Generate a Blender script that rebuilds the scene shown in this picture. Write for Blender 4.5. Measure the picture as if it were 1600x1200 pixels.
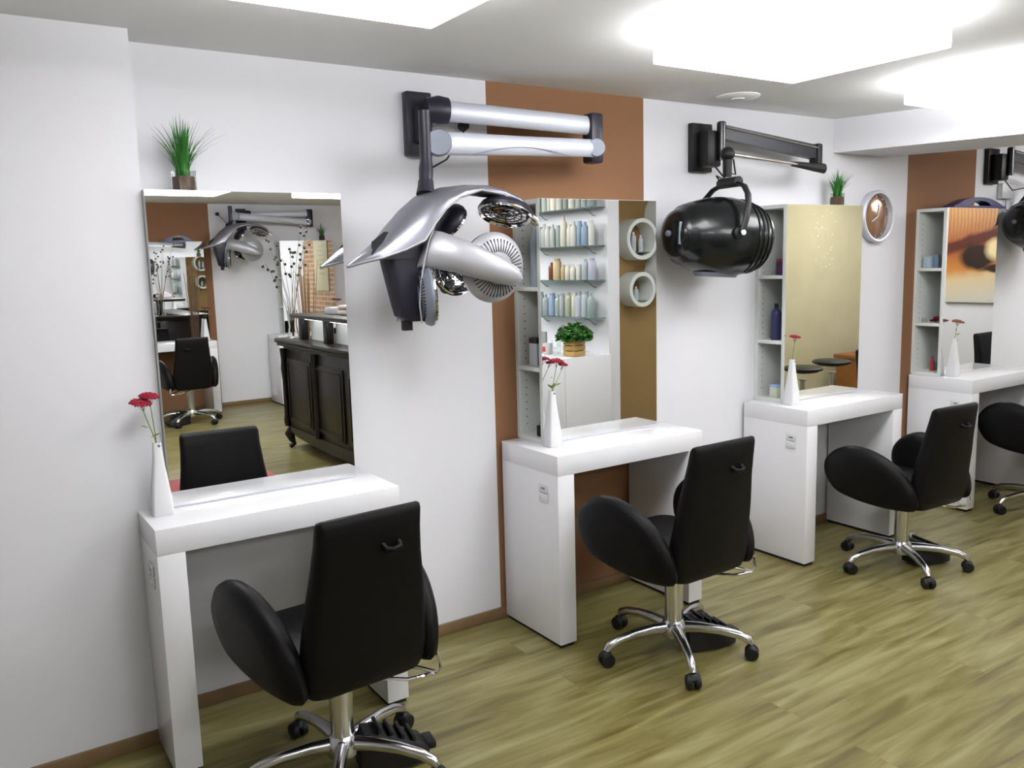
import bpy, bmesh, math, random
from mathutils import Vector, Matrix, Euler
random.seed(7)
for o in list(bpy.data.objects): bpy.data.objects.remove(o)
C = bpy.context.scene.collection
SC = bpy.context.scene
PI = math.pi

# ---------------------------------------------------------------- camera
cam = bpy.data.cameras.new('camera'); camo = bpy.data.objects.new('camera', cam); C.objects.link(camo)
cam.sensor_fit = 'HORIZONTAL'; cam.sensor_width = 36; cam.lens = 1334.28/1600*36
cam.clip_start = .05; cam.clip_end = 60
yaw, pit, rol = [math.radians(a) for a in (33.513, -8.1326, -1.548)]
F = Vector((math.sin(yaw)*math.cos(pit), math.cos(yaw)*math.cos(pit), math.sin(pit)))
R0 = Vector((math.cos(yaw), -math.sin(yaw), 0)); U0 = R0.cross(F)
R = R0*math.cos(rol)+U0*math.sin(rol); U = -R0*math.sin(rol)+U0*math.cos(rol)
mw = Matrix((R, U, -F)).transposed().to_4x4(); mw.translation = Vector((.2686, -3.0535, 1.5623))
camo.matrix_world = mw
SC.camera = camo
# ---------------------------------------------------------------- world, exposure
w = bpy.data.worlds.new('world'); SC.world = w; w.use_nodes = True
w.node_tree.nodes['Background'].inputs[0].default_value = (.9, .93, 1, 1)
w.node_tree.nodes['Background'].inputs[1].default_value = .15
SC.view_settings.view_transform = 'Standard'; SC.view_settings.look = 'None'
SC.view_settings.gamma = 1; SC.view_settings.use_curve_mapping = False
SC.view_settings.exposure = 0.0
SC.cycles.max_bounces = 14; SC.cycles.glossy_bounces = 8; SC.cycles.diffuse_bounces = 2
SC.cycles.transmission_bounces = 8; SC.cycles.transparent_max_bounces = 12
SC.cycles.caustics_reflective = True; SC.cycles.sample_clamp_indirect = 8
LAMP = 12.8
H = 2.294            # ceiling height
YF = -7.27           # wall across the room

# ---------------------------------------------------------------- materials
def lin(c):
    c = c/255
    return c/12.92 if c <= .04045 else ((c+.055)/1.055)**2.4
def col(r, g, b): return (lin(r), lin(g), lin(b), 1)
MATS = {}
def mat(name, c, rough=.5, metal=0, emit=None, es=0, trans=0, noise=0, nscale=20, bump=0, coat=0, alpha=1, ior=1.45):
    m = bpy.data.materials.new(name); m.use_nodes = True
    nt = m.node_tree; p = nt.nodes['Principled BSDF']
    p.inputs['Base Color'].default_value = c
    p.inputs['Roughness'].default_value = rough; p.inputs['Metallic'].default_value = metal
    p.inputs['Transmission Weight'].default_value = trans; p.inputs['IOR'].default_value = ior
    p.inputs['Coat Weight'].default_value = coat; p.inputs['Coat Roughness'].default_value = .05
    p.inputs['Alpha'].default_value = alpha
    if emit: p.inputs['Emission Color'].default_value = emit; p.inputs['Emission Strength'].default_value = es
    if noise or bump:
        tc = nt.nodes.new('ShaderNodeTexCoord'); n = nt.nodes.new('ShaderNodeTexNoise')
        n.inputs['Scale'].default_value = nscale; n.inputs['Detail'].default_value = 5
        nt.links.new(tc.outputs['Object'], n.inputs['Vector'])
        if noise:
            mx = nt.nodes.new('ShaderNodeMix'); mx.data_type = 'RGBA'
            mx.inputs[6].default_value = tuple(v*(1-noise) for v in c[:3])+(1,)
            mx.inputs[7].default_value = tuple(min(1, v*(1+noise)) for v in c[:3])+(1,)
            nt.links.new(n.outputs['Fac'], mx.inputs[0]); nt.links.new(mx.outputs[2], p.inputs['Base Color'])
        if bump:
            b = nt.nodes.new('ShaderNodeBump'); b.inputs['Strength'].default_value = bump; b.inputs['Distance'].default_value = .004
            nt.links.new(n.outputs['Fac'], b.inputs['Height']); nt.links.new(b.outputs['Normal'], p.inputs['Normal'])
    MATS[name] = m
    return m
WALLC = col(227, 226, 230)
M_ceil = mat('ceiling_paint', col(246, 246, 246), .9, noise=.02, nscale=3)
M_white = mat('white_gloss_laminate', col(236, 235, 238), .16, noise=.01, nscale=2, coat=.3)
M_shelfw = mat('white_matt_melamine', col(226, 229, 224), .45, noise=.01, nscale=3)
M_mirror = mat('mirror_silver', (.93, .94, .93, 1), .0, 1)
M_leather = mat('black_leather', col(10, 8, 9), .5, noise=.15, nscale=60, bump=.15)
M_leather.node_tree.nodes['Principled BSDF'].inputs['Specular IOR Level'].default_value = .22
M_chrome = mat('brushed_aluminium', col(205, 205, 208), .2, 1, noise=.03, nscale=40)
M_chromeh = mat('polished_chrome', col(225, 225, 228), .05, 1)
M_black = mat('black_plastic', col(15, 14, 17), .5, noise=.1, nscale=30)
M_blackg = mat('black_gloss_plastic', col(12, 17, 19), .24, noise=.05, nscale=10, coat=.15)
M_navy = mat('dark_slate_plastic', col(38, 36, 49), .38, noise=.05, nscale=30)
M_navyd = mat('near_black_satin', col(26, 28, 38), .42, noise=.05, nscale=30)
M_silver = mat('silver_paint', col(146, 146, 156), .34, .7, noise=.04, nscale=200)
M_silverl = mat('light_silver_paint', col(170, 170, 175), .42, .4, noise=.03, nscale=200)
M_alu = mat('pale_anodised_aluminium', col(210, 213, 224), .45, .3, noise=.02, nscale=100)
M_grey = mat('mid_grey_plastic', col(120, 126, 138), .4, .2, noise=.03, nscale=50)
M_dark = mat('dark_slot', col(22, 22, 26), .7, noise=.05, nscale=50)
M_base = mat('oak_baseboard', col(122, 98, 68), .5, noise=.2, nscale=14)
M_grass = mat('grass_green', col(52, 120, 42), .5, noise=.35, nscale=25)
M_leaf = mat('basil_green', col(48, 110, 30), .5, noise=.4, nscale=30)
M_soil = mat('brown_soil', col(112, 88, 76), .9, noise=.5, nscale=120, bump=.6)
M_glass = mat('clear_glass', (.96, .99, .98, 1), .02, trans=1, ior=1.12)
M_gshelf = mat('green_tinted_glass', (.55, .8, .7, 1), .03, trans=.9, ior=1.45)
M_ceramic = mat('white_ceramic', col(228, 228, 230), .25, noise=.01, nscale=5)
M_red = mat('crimson_flower', col(150, 22, 48), .7, noise=.4, nscale=300)
M_rust = mat('rusty_flower', col(140, 84, 60), .7, noise=.4, nscale=300)
M_stem = mat('flower_stem', col(110, 135, 60), .6, noise=.2, nscale=40)
M_blue = mat('dark_blue_plastic', col(22, 26, 92), .3, noise=.1, nscale=10, coat=.3)
M_wood = mat('pine_wood', col(196, 160, 96), .55, noise=.25, nscale=18)
M_darkwood = mat('dark_stained_wood', col(25, 17, 14), .38, noise=.35, nscale=9, coat=.06)
M_cream = mat('cream_paper', col(214, 206, 172), .7, noise=.03, nscale=5)
M_redfab = mat('red_upholstery', col(140, 16, 30), .6, noise=.2, nscale=60)
M_lamp = mat('lit_acrylic_diffuser', (1, 1, 1, 1), .6, emit=(.97, .978, 1, 1), es=LAMP, noise=.001, nscale=1)
M_lampb = mat('bright_acrylic_diffuser', (1, 1, 1, 1), .6, emit=(.98, .985, 1, 1), es=LAMP*1.7, noise=.001, nscale=1)
M_tray = mat('open_light_tray', (1, 1, 1, 1), .6, emit=(.97, .98, 1, 1), es=28, noise=.001, nscale=1)
M_niche = mat('lit_strip', (1, 1, 1, 1), .6, emit=(.93, .95, 1, 1), es=7)
M_warm = mat('lit_warm_spot', (1, 1, 1, 1), .6, emit=(1, .82, .58, 1), es=40)

def wall_mat(name, base, stripes, stripe_c, brick=None):
    """painted wall; stripes = [(x0,x1)] in object x where the brown paint band runs"""
    m = bpy.data.materials.new(name); m.use_nodes = True; nt = m.node_tree; L = nt.links.new
    p = nt.nodes['Principled BSDF']; p.inputs['Roughness'].default_value = .85
    tc = nt.nodes.new('ShaderNodeTexCoord'); sp = nt.nodes.new('ShaderNodeSeparateXYZ'); L(tc.outputs['Object'], sp.inputs[0])
    n = nt.nodes.new('ShaderNodeTexNoise'); n.inputs['Scale'].default_value = 180; n.inputs['Detail'].default_value = 3
    L(tc.outputs['Object'], n.inputs['Vector'])
    b = nt.nodes.new('ShaderNodeBump'); b.inputs['Strength'].default_value = .08; b.inputs['Distance'].default_value = .002
    L(n.outputs['Fac'], b.inputs['Height']); L(b.outputs['Normal'], p.inputs['Normal'])
    fac = None
    for a, c2 in stripes:
        g = nt.nodes.new('ShaderNodeMath'); g.operation = 'GREATER_THAN'; L(sp.outputs[0], g.inputs[0]); g.inputs[1].default_value = a
        l = nt.nodes.new('ShaderNodeMath'); l.operation = 'LESS_THAN'; L(sp.outputs[0], l.inputs[0]); l.inputs[1].default_value = c2
        k = nt.nodes.new('ShaderNodeMath'); k.operation = 'MULTIPLY'; L(g.outputs[0], k.inputs[0]); L(l.outputs[0], k.inputs[1])
        if fac is None: fac = k
        else:
            s = nt.nodes.new('ShaderNodeMath'); s.operation = 'ADD'; L(fac.outputs[0], s.inputs[0]); L(k.outputs[0], s.inputs[1]); fac = s
    mx = nt.nodes.new('ShaderNodeMix'); mx.data_type = 'RGBA'; mx.inputs[6].default_value = base; mx.inputs[7].default_value = stripe_c
    mx.inputs[0].default_value = 0
    if fac: L(fac.outputs[0], mx.inputs[0])
    L(mx.outputs[2], p.inputs['Base Color'])
    return m
BROWN = col(138, 98, 68)
M_wallback = wall_mat('wall_paint_back', WALLC, [(2.2, 3.06), (5.19, 5.955)], BROWN)
M_wallfront = wall_mat('wall_paint_front', WALLC, [(1.98, 2.845)], BROWN)
M_wall = wall_mat('wall_paint_plain', WALLC, [], BROWN)
M_brownwall = wall_mat('wall_paint_brown', col(156, 126, 78), [], BROWN)

def floor_mat():
    m = bpy.data.materials.new('oak_laminate'); m.use_nodes = True; nt = m.node_tree; L = nt.links.new
    p = nt.nodes['Principled BSDF']; p.inputs['Roughness'].default_value = .34
    tc = nt.nodes.new('ShaderNodeTexCoord')
    bk = nt.nodes.new('ShaderNodeTexBrick'); bk.offset = .37; bk.inputs['Scale'].default_value = 1
    bk.inputs['Brick Width'].default_value = 1.28; bk.inputs['Row Height'].default_value = .19
    bk.inputs['Mortar Size'].default_value = .0012; bk.inputs['Bias'].default_value = 0
    bk.inputs['Color1'].default_value = (.2, .2, .2, 1); bk.inputs['Color2'].default_value = (.8, .8, .8, 1); bk.inputs['Mortar'].default_value = (0, 0, 0, 1)
    L(tc.outputs['Object'], bk.inputs['Vector'])
    mp = nt.nodes.new('ShaderNodeMapping'); mp.inputs['Scale'].default_value = (1.3, 11, 1); L(tc.outputs['Object'], mp.inputs['Vector'])
    ad = nt.nodes.new('ShaderNodeVectorMath'); ad.operation = 'ADD'; L(mp.outputs[0], ad.inputs[0])
    sc = nt.nodes.new('ShaderNodeVectorMath'); sc.operation = 'SCALE'; sc.inputs['Scale'].default_value = 7; L(bk.outputs['Color'], sc.inputs[0]); L(sc.outputs[0], ad.inputs[1])
    n = nt.nodes.new('ShaderNodeTexNoise'); n.inputs['Scale'].default_value = 1.6; n.inputs['Detail'].default_value = 5; n.inputs['Distortion'].default_value = .7
    L(ad.outputs[0], n.inputs['Vector'])
    cr = nt.nodes.new('ShaderNodeValToRGB'); e = cr.color_ramp.elements
    e[0].position = .3; e[0].color = col(96, 85, 42); e[1].position = .72; e[1].color = col(152, 146, 102)
    k = e.new(.5); k.color = col(128, 119, 71)
    L(n.outputs['Fac'], cr.inputs[0])
    mx = nt.nodes.new('ShaderNodeMix'); mx.data_type = 'RGBA'; mx.blend_type = 'MULTIPLY'; mx.inputs[0].default_value = .3
    L(cr.outputs[0], mx.inputs[6])
    br = nt.nodes.new('ShaderNodeMapRange'); br.inputs['To Min'].default_value = .72; br.inputs['To Max'].default_value = 1.1
    L(bk.outputs['Color'], br.inputs[0]); L(br.outputs[0], mx.inputs[7]); L(mx.outputs[2], p.inputs['Base Color'])
    return m
M_floor = floor_mat()

def brick_mat():
    m = bpy.data.materials.new('old_brick'); m.use_nodes = True; nt = m.node_tree; L = nt.links.new
    p = nt.nodes['Principled BSDF']; p.inputs['Roughness'].default_value = .85
    tc = nt.nodes.new('ShaderNodeTexCoord'); mp = nt.nodes.new('ShaderNodeMapping'); mp.inputs['Rotation'].default_value = (0, PI/2, PI/2)
    sp = nt.nodes.new('ShaderNodeSeparateXYZ'); L(tc.outputs['Object'], sp.inputs[0])
    cb = nt.nodes.new('ShaderNodeCombineXYZ'); L(sp.outputs[1], cb.inputs[0]); L(sp.outputs[2], cb.inputs[1])
    bk = nt.nodes.new('ShaderNodeTexBrick'); bk.inputs['Scale'].default_value = 1; bk.inputs['Brick Width'].default_value = .23; bk.inputs['Row Height'].default_value = .062
    bk.inputs['Mortar Size'].default_value = .009; bk.inputs['Color1'].default_value = col(166, 120, 92); bk.inputs['Color2'].default_value = col(190, 146, 114)
    bk.inputs['Mortar'].default_value = col(205, 190, 165); L(cb.outputs[0], bk.inputs['Vector']); L(bk.outputs['Color'], p.inputs['Base Color'])
    b = nt.nodes.new('ShaderNodeBump'); b.inputs['Strength'].default_value = .5; b.inputs['Distance'].default_value = .006; b.invert = True
    L(bk.outputs['Fac'], b.inputs['Height']); L(b.outputs['Normal'], p.inputs['Normal'])
    return m
M_brick = brick_mat()
M_plaster = mat('beige_plaster', col(200, 190, 152), .32, noise=.12, nscale=5, bump=.5)

# ---------------------------------------------------------------- mesh builder
class MB:
    def __init__(s): s.v = []; s.f = []; s.sm = []
    def add(s, vs, fs, smooth=False):
        o = len(s.v); s.v += [tuple(v) for v in vs]; s.f += [tuple(i+o for i in f) for f in fs]; s.sm += [smooth]*len(fs); return s
    def box(s, x0, x1, y0, y1, z0, z1, bev=0, seg=2, xf=None):
        bm = bmesh.new(); bmesh.ops.create_cube(bm, size=1)
        for v in bm.verts: v.co = Vector(((x0+x1)/2+v.co.x*(x1-x0), (y0+y1)/2+v.co.y*(y1-y0), (z0+z1)/2+v.co.z*(z1-z0)))
        if bev: bmesh.ops.bevel(bm, geom=bm.edges[:], offset=bev, segments=seg, profile=.5, affect='EDGES')
        bm.verts.index_update()
        vs = [xf @ v.co if xf else v.co.copy() for v in bm.verts]; fs = [[v.index for v in f.verts] for f in bm.faces]; bm.free()
        return s.add(vs, fs, bool(bev))
    def loft(s, rings, cap=True, closed=False, smooth=True):
        n = len(rings[0]); vs = [p for r in rings for p in r]; fs = []
        m = len(rings)
        for i in range(m if closed else m-1):
            for j in range(n):
                a = i*n+j; b = i*n+(j+1) % n; c = ((i+1) % m)*n+(j+1) % n; d = ((i+1) % m)*n+j
                fs.append((a, b, c, d))
        s.add(vs, fs, smooth)
        if cap and not closed:
            s.add(rings[0], [tuple(range(n-1, -1, -1))], False); s.add(rings[-1], [tuple(range(n))], False)
        return s
    def lathe(s, prof, n=32, mx=None, cap=True):
        """prof: [(r,z)] about local z; mx: Matrix to place"""
        rings = []
        for r, z in prof:
            ring = [Vector((r*math.cos(2*PI*k/n), r*math.sin(2*PI*k/n), z)) for k in range(n)]
            rings.append([mx @ p for p in ring] if mx else ring)
        return s.loft(rings, cap)
    def tube(s, pts, rad, n=10, cap=True, flat=1.0, up=None):
        pts = [Vector(p) for p in pts]; m = len(pts)
        if not hasattr(rad, '__len__'): rad = [rad]*m
        rings = []; prev = None
        for i, p in enumerate(pts):
            t = (pts[min(i+1, m-1)]-pts[max(i-1, 0)]).normalized()
            u = Vector(up) if up else (prev or (Vector((0, 0, 1)) if abs(t.z) < .9 else Vector((1, 0, 0))))
            a = (u-t*u.dot(t)).normalized(); prev = a; b = t.cross(a)
            rings.append([p+a*rad[i]*math.cos(2*PI*k/n)+b*rad[i]*flat*math.sin(2*PI*k/n) for k in range(n)])
        return s.loft(rings, cap)
    def ball(s, c, r, seg=12, sc=(1, 1, 1)):
        c = Vector(c); prof = [(math.sin(PI*i/(seg//2))*r, -math.cos(PI*i/(seg//2))*r) for i in range(1, seg//2)]
        rings = [[c+Vector((a*math.cos(2*PI*k/seg)*sc[0], a*math.sin(2*PI*k/seg)*sc[1], z*sc[2])) for k in range(seg)] for a, z in prof]
        o = len(s.v); s.loft(rings, False)
        s.add([c+Vector((0, 0, -r*sc[2]))]+rings[0], [(0, (k+1) % seg+1, k+1) for k in range(seg)], True)
        s.add([c+Vector((0, 0, r*sc[2]))]+rings[-1], [(0, k+1, (k+1) % seg+1) for k in range(seg)], True)
        return s
    def prism(s, outline, axis_from, axis_vec, bev=0):
        """outline: list of 3D points (closed), extruded by axis_vec"""
        a = [Vector(p)+Vector(axis_from) for p in outline]; v = Vector(axis_vec)
        return s.loft([a, [p+v for p in a]], True, smooth=False)
    def build(s, name, m, parent=None, auto=True):
        me = bpy.data.meshes.new(name); me.from_pydata(s.v, [], s.f)
        me.validate()
        bm = bmesh.new(); bm.from_mesh(me); bmesh.ops.remove_doubles(bm, verts=bm.verts, dist=1e-5)
        bmesh.ops.recalc_face_normals(bm, faces=bm.faces); bm.to_mesh(me); bm.free()
        for p in me.polygons: p.use_smooth = any(s.sm)
        if any(s.sm):
            try: me.set_sharp_from_angle(angle=math.radians(38))
            except Exception: pass
        o = bpy.data.objects.new(name, me); C.objects.link(o)
        if m: me.materials.append(m)
        if parent: o.parent = parent
        return o
def tag(o, label, cat, group=None):
    o['label'] = label; o['category'] = cat
    if group: o['group'] = group
    return o
def thing(name, label, cat, loc=(0, 0, 0), rz=0, group=None):
    o = bpy.data.objects.new(name, None); C.objects.link(o); o.location = loc; o.rotation_euler = (0, 0, rz); o.empty_display_size = .05
    return tag(o, label, cat, group)
def struct(o): o['kind'] = 'structure'; return o
def dup(root, loc, rz, label, group=None, scale=None):
    def rec(o, par):
        c = o.copy(); C.objects.link(c)
        if par: c.parent = par; c.matrix_parent_inverse = o.matrix_parent_inverse.copy()
        for ch in list(kids.get(o, [])): rec(ch, c)
        return c
    kids = {}
    for o in bpy.data.objects:
        if o.parent: kids.setdefault(o.parent, []).append(o)
    r = rec(root, None); r.location = loc; r.rotation_euler = (0, 0, rz); r['label'] = label
    if scale: r.scale = scale
    if group: r['group'] = group
    elif 'group' in r: del r['group']
    return r
def B(*a, **k): return MB().box(*a, **k)
def arc(a, b, n): return [a+(b-a)*i/(n-1) for i in range(n)]
def frame_to(direction, origin):
    """matrix whose local +z points along direction"""
    z = Vector(direction).normalized(); x = z.cross(Vector((0, 0, 1)))
    if x.length < .01: x = Vector((1, 0, 0))
    x.normalize(); y = z.cross(x)
    m = Matrix((x, y, z)).transposed().to_4x4(); m.translation = Vector(origin); return m

# ================================================================ SETTING
XL, XR = -2.2, 8.6
struct(B(XL-.15, XR+.15, YF-.15, .15, -.1, 0).build('floor', M_floor))
struct(B(XL-.15, XR+.15, YF-.15, .15, H, H+.1).build('ceiling', M_ceil))
struct(B(XL-.15, XR+.15, 0, .15, 0, H).build('wall_back', M_wallback))
struct(B(XL-.15, XR+.15, YF-.15, YF, 0, H).build('wall_front', M_wallfront))
struct(B(XL, .8226, -.158, 0, 0, H).build('wall_pier', M_wall))
struct(B(XL-.15, XL, YF, 0, 0, H).build('wall_left', M_wall))
struct(B(XR, XR+.15, YF, 0, 0, H).build('wall_right', M_wall))
struct(B(4.5, 4.61, -5.3, -2.365, 0, H).build('wall_partition', M_wall))
struct(B(4.5, 4.61, YF, -5.3, 0, H).build('wall_brick', M_brick))
struct(B(4.61, 5.75, -2.8, -2.65, 0, H).build('wall_niche', M_brownwall))
struct(B(5.75, XR, -3.05, -2.9, 0, H).build('wall_plaster', M_plaster))
struct(B(5.75, 5.85, -2.9, -2.65, 0, H).build('wall_return', M_plaster))
# slightly angled boxed beam
zb = 2.113
def beam():
    a = [(4.47, 0), (4.96, 0), (4.96+.43*2.55, -2.55), (4.47+.30*2.55, -2.55)]
    return MB().loft([[Vector((x, y, zb)) for x, y in a], [Vector((x, y, H)) for x, y in a]], True, smooth=False)
struct(beam().build('trim_1', M_wall))
bb = lambda x0, x1, y0, y1: B(x0, x1, y0, y1, 0, .05, bev=.003)
struct(bb(.8226, 4.6, -.014, 0).build('baseboard_back', M_base))
struct(bb(4.6, XR, -.014, 0).build('baseboard_back_right', M_base))
struct(bb(XL, .8226, -.172, -.158).build('baseboard_pier', M_base))
struct(bb(XL, 4.5, YF, YF+.014).build('baseboard_front', M_base))
struct(bb(4.486, 4.5, YF+.014, -2.365).build('baseboard_partition', M_base))
struct(bb(5.85, XR, -2.9, -2.886).build('baseboard_plaster', M_base))

# ================================================================ CEILING LAMPS
def lamp(x0, x1, y0, y1, label, group=None, m=None):
    t = thing('ceiling_lamp', label, 'lamp', ((x0+x1)/2, (y0+y1)/2, H), 0, group)
    a, b = (x1-x0)/2, (y1-y0)/2
    B(-a, a, -b, b, -.104, -.034, bev=.004).build('diffuser', m or M_lamp, t)
    B(-a+.09, a-.09, -b+.09, b-.09, -.0338, -.008).build('light_tray', M_tray, t)
    B(-a+.12, a-.12, -b+.12, b-.12, -.0078, 0).build('mount', M_ceil, t)
    return t
lamp(.74, 1.445, -1.55, -.93, 'square glowing ceiling lamp cut by the top edge above the first mirror')
lamp(2.285, 2.985, -1.50, -.895, 'square glowing ceiling lamp above the second styling desk, largest in view')
lamp(3.82, 4.42, -1.46, -.82, 'square glowing ceiling lamp in front of the boxed ceiling beam')
lamp(1.62, 2.324, -5.02, -4.42, 'square ceiling lamp mirrored at top left of the nearest mirror', m=M_lampb)
lamp(3.016, 3.72, -5.02, -4.42, 'square ceiling lamp mirrored at top right of the nearest mirror', m=M_lampb)
lamp(3.0, 3.7, -3.3, -2.7, 'added unseen ceiling lamp brightening the hall before the bottle shelves')  # added out of view to brighten the bottle shelves and rear hall
lamp(.1, .8, -5.02, -4.42, 'added unseen ceiling lamp over the far end of the dark counter hall')  # extra unseen lamp extending the back row for more light
lamp(6.3, 7.0, -1.5, -.9, 'added unseen ceiling lamp beyond the boxed ceiling beam')  # unseen fill lamp added for the area past the beam
lamp(7.3, 8.0, -2.3, -1.7, 'added unseen ceiling lamp brightening the plaster hall near the eye picture')  # added, never in view, to lift the plaster wall's brightness
t = thing('ceiling_vent', 'round flat ceiling disc above the black hood dryer', 'ceiling vent', (3.433, -.235, H))
MB().lathe([(.0, -.012), (.085, -.012), (.1, -.004), (.1, 0)], 32).build('cover', M_ceil, t)
MB().lathe([(.0, -.016), (.03, -.016), (.03, -.0121)], 24).build('cap', M_ceil, t)

# ================================================================ STYLING DESKS
TD, TT, TW = .4152, .0815, .8036
def desk(loc, rz, label, group='white styling desks', plates=True):
    t = thing('styling_desk', label, 'desk', loc, rz, group)
    B(0, TW, -TD, -.015, .8-TT, .8, bev=.001).build('desktop', M_white, t)
    for x in (0, TW-TT):
        B(x, x+TT, -TD, -.015, .016, .8-TT-.0002, bev=.001).build('side_panel', M_white, t)
        B(x+.008, x+TT-.008, -TD+.008, -.022, 0, .0155).build('plinth', M_dark, t)
    if plates:
        for z, g in ((.655, 1), (.615, 0)):
            s = B(-.006, -.0005, -.352, -.292, z-.017, z+.017, bev=.002).build('socket_plate', M_ceramic, t)
            q = B(-.0072, -.0062, -.335, -.312, z-.004, z+.004).build('socket_slot', M_grey if g else M_shelfw, s)
    return t
desk((.729, 0, 0), 0, 'white glossy styling desk nearest the camera, under the first mirror', plates=True)
desk((2.2194, 0, 0), 0, 'white glossy styling desk in front of the wide brown wall stripe')
desk((3.7495, 0, 0), 0, 'white glossy styling desk third along the wall, below the gold reflecting mirror')
desk((5.26, 0, 0), 0, 'white glossy styling desk at far right, below the mirror showing an eye')
desk((6.78, 0, 0), 0, 'white styling desk beyond the right edge of the photo')
desk((2.73, YF, 0), PI, 'white styling desk at left inside the nearest mirror reflection', 'desks across the room', False)
desk((4.22, YF, 0), PI, 'white styling desk behind the dark counter, in the nearest mirror reflection', 'desks across the room', False)

# ================================================================ MIRROR CABINETS
CZ0, CZ1, MY = .8005, 1.814, -.1955
def cabinet(loc, wd, label, sy=1, dz=0, pt=.022):
    t = thing('mirror_cabinet', label, 'mirror cabinet', loc, 0, 'mirror cabinets on the desks')
    t.scale = (1, sy, 1); z1 = CZ1+dz
    B(0, wd, MY, MY+.0008, CZ0+.006, z1-.001).build('mirror', M_mirror, t)
    B(0, wd, MY-.0005, MY+.0008, CZ0+.0005, CZ0+.0058).build('bottom_rail', M_alu, t)
    B(0, wd, MY+.001, MY+pt, CZ0, z1, bev=.0006).build('front_panel', M_shelfw, t)
    bp = MB().box(0, wd, -.02, -.0006, CZ0, z1).build('rear_panel', M_shelfw, t)
    B(0, wd, MY+pt+.0002, -.0202, z1-.019, z1).build('top_board', M_shelfw, t)
    B(0, wd, MY+pt+.0002, -.0202, CZ0, CZ0+.018).build('bottom_board', M_shelfw, t)
    B(.30, .316, MY+pt+.0002, -.0202, CZ0+.0182, z1-.0192).build('divider', M_shelfw, t)
    for z in (1.448, 1.112):
        B(.001, .2995, MY+pt+.0002, -.0202, z-.009, z+.009, bev=.0008).build('shelf', M_shelfw, t)
    h = MB()
    for k in range(28):
        z = .86+k*.032
        if abs(z-1.448) < .015 or abs(z-1.112) < .015 or z > z1-.03: continue
        h.lathe([(.0028, 0), (.0028, .0006)], 8, frame_to((0, -1, 0), (.038, -.0201, z)))
    h.build('pin_holes', M_dark, t)
    return t
cabinet((.8236, 0, 0), .6405, 'mirror cabinet on the nearest desk, reflecting the dark counter', pt=.037)
cabinet((2.314, 0, 0), .6405, 'mirror cabinet on the second desk, reflecting bottle shelves and ring shelves')
cabinet((3.844, 0, 0), .625, 'mirror cabinet on the third desk, reflecting a golden plaster wall')
cabinet((5.30, 0, 0), .58, 'mirror cabinet on the far right desk, reflecting a large eye picture')
cabinet((2.076, YF, 0), .6405, 'mirror cabinet across the room at left, seen inside the nearest mirror', -1, .06)
cabinet((3.57, YF, 0), .6405, 'mirror cabinet across the room at right, reflecting bricks', -1, .06)

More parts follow.
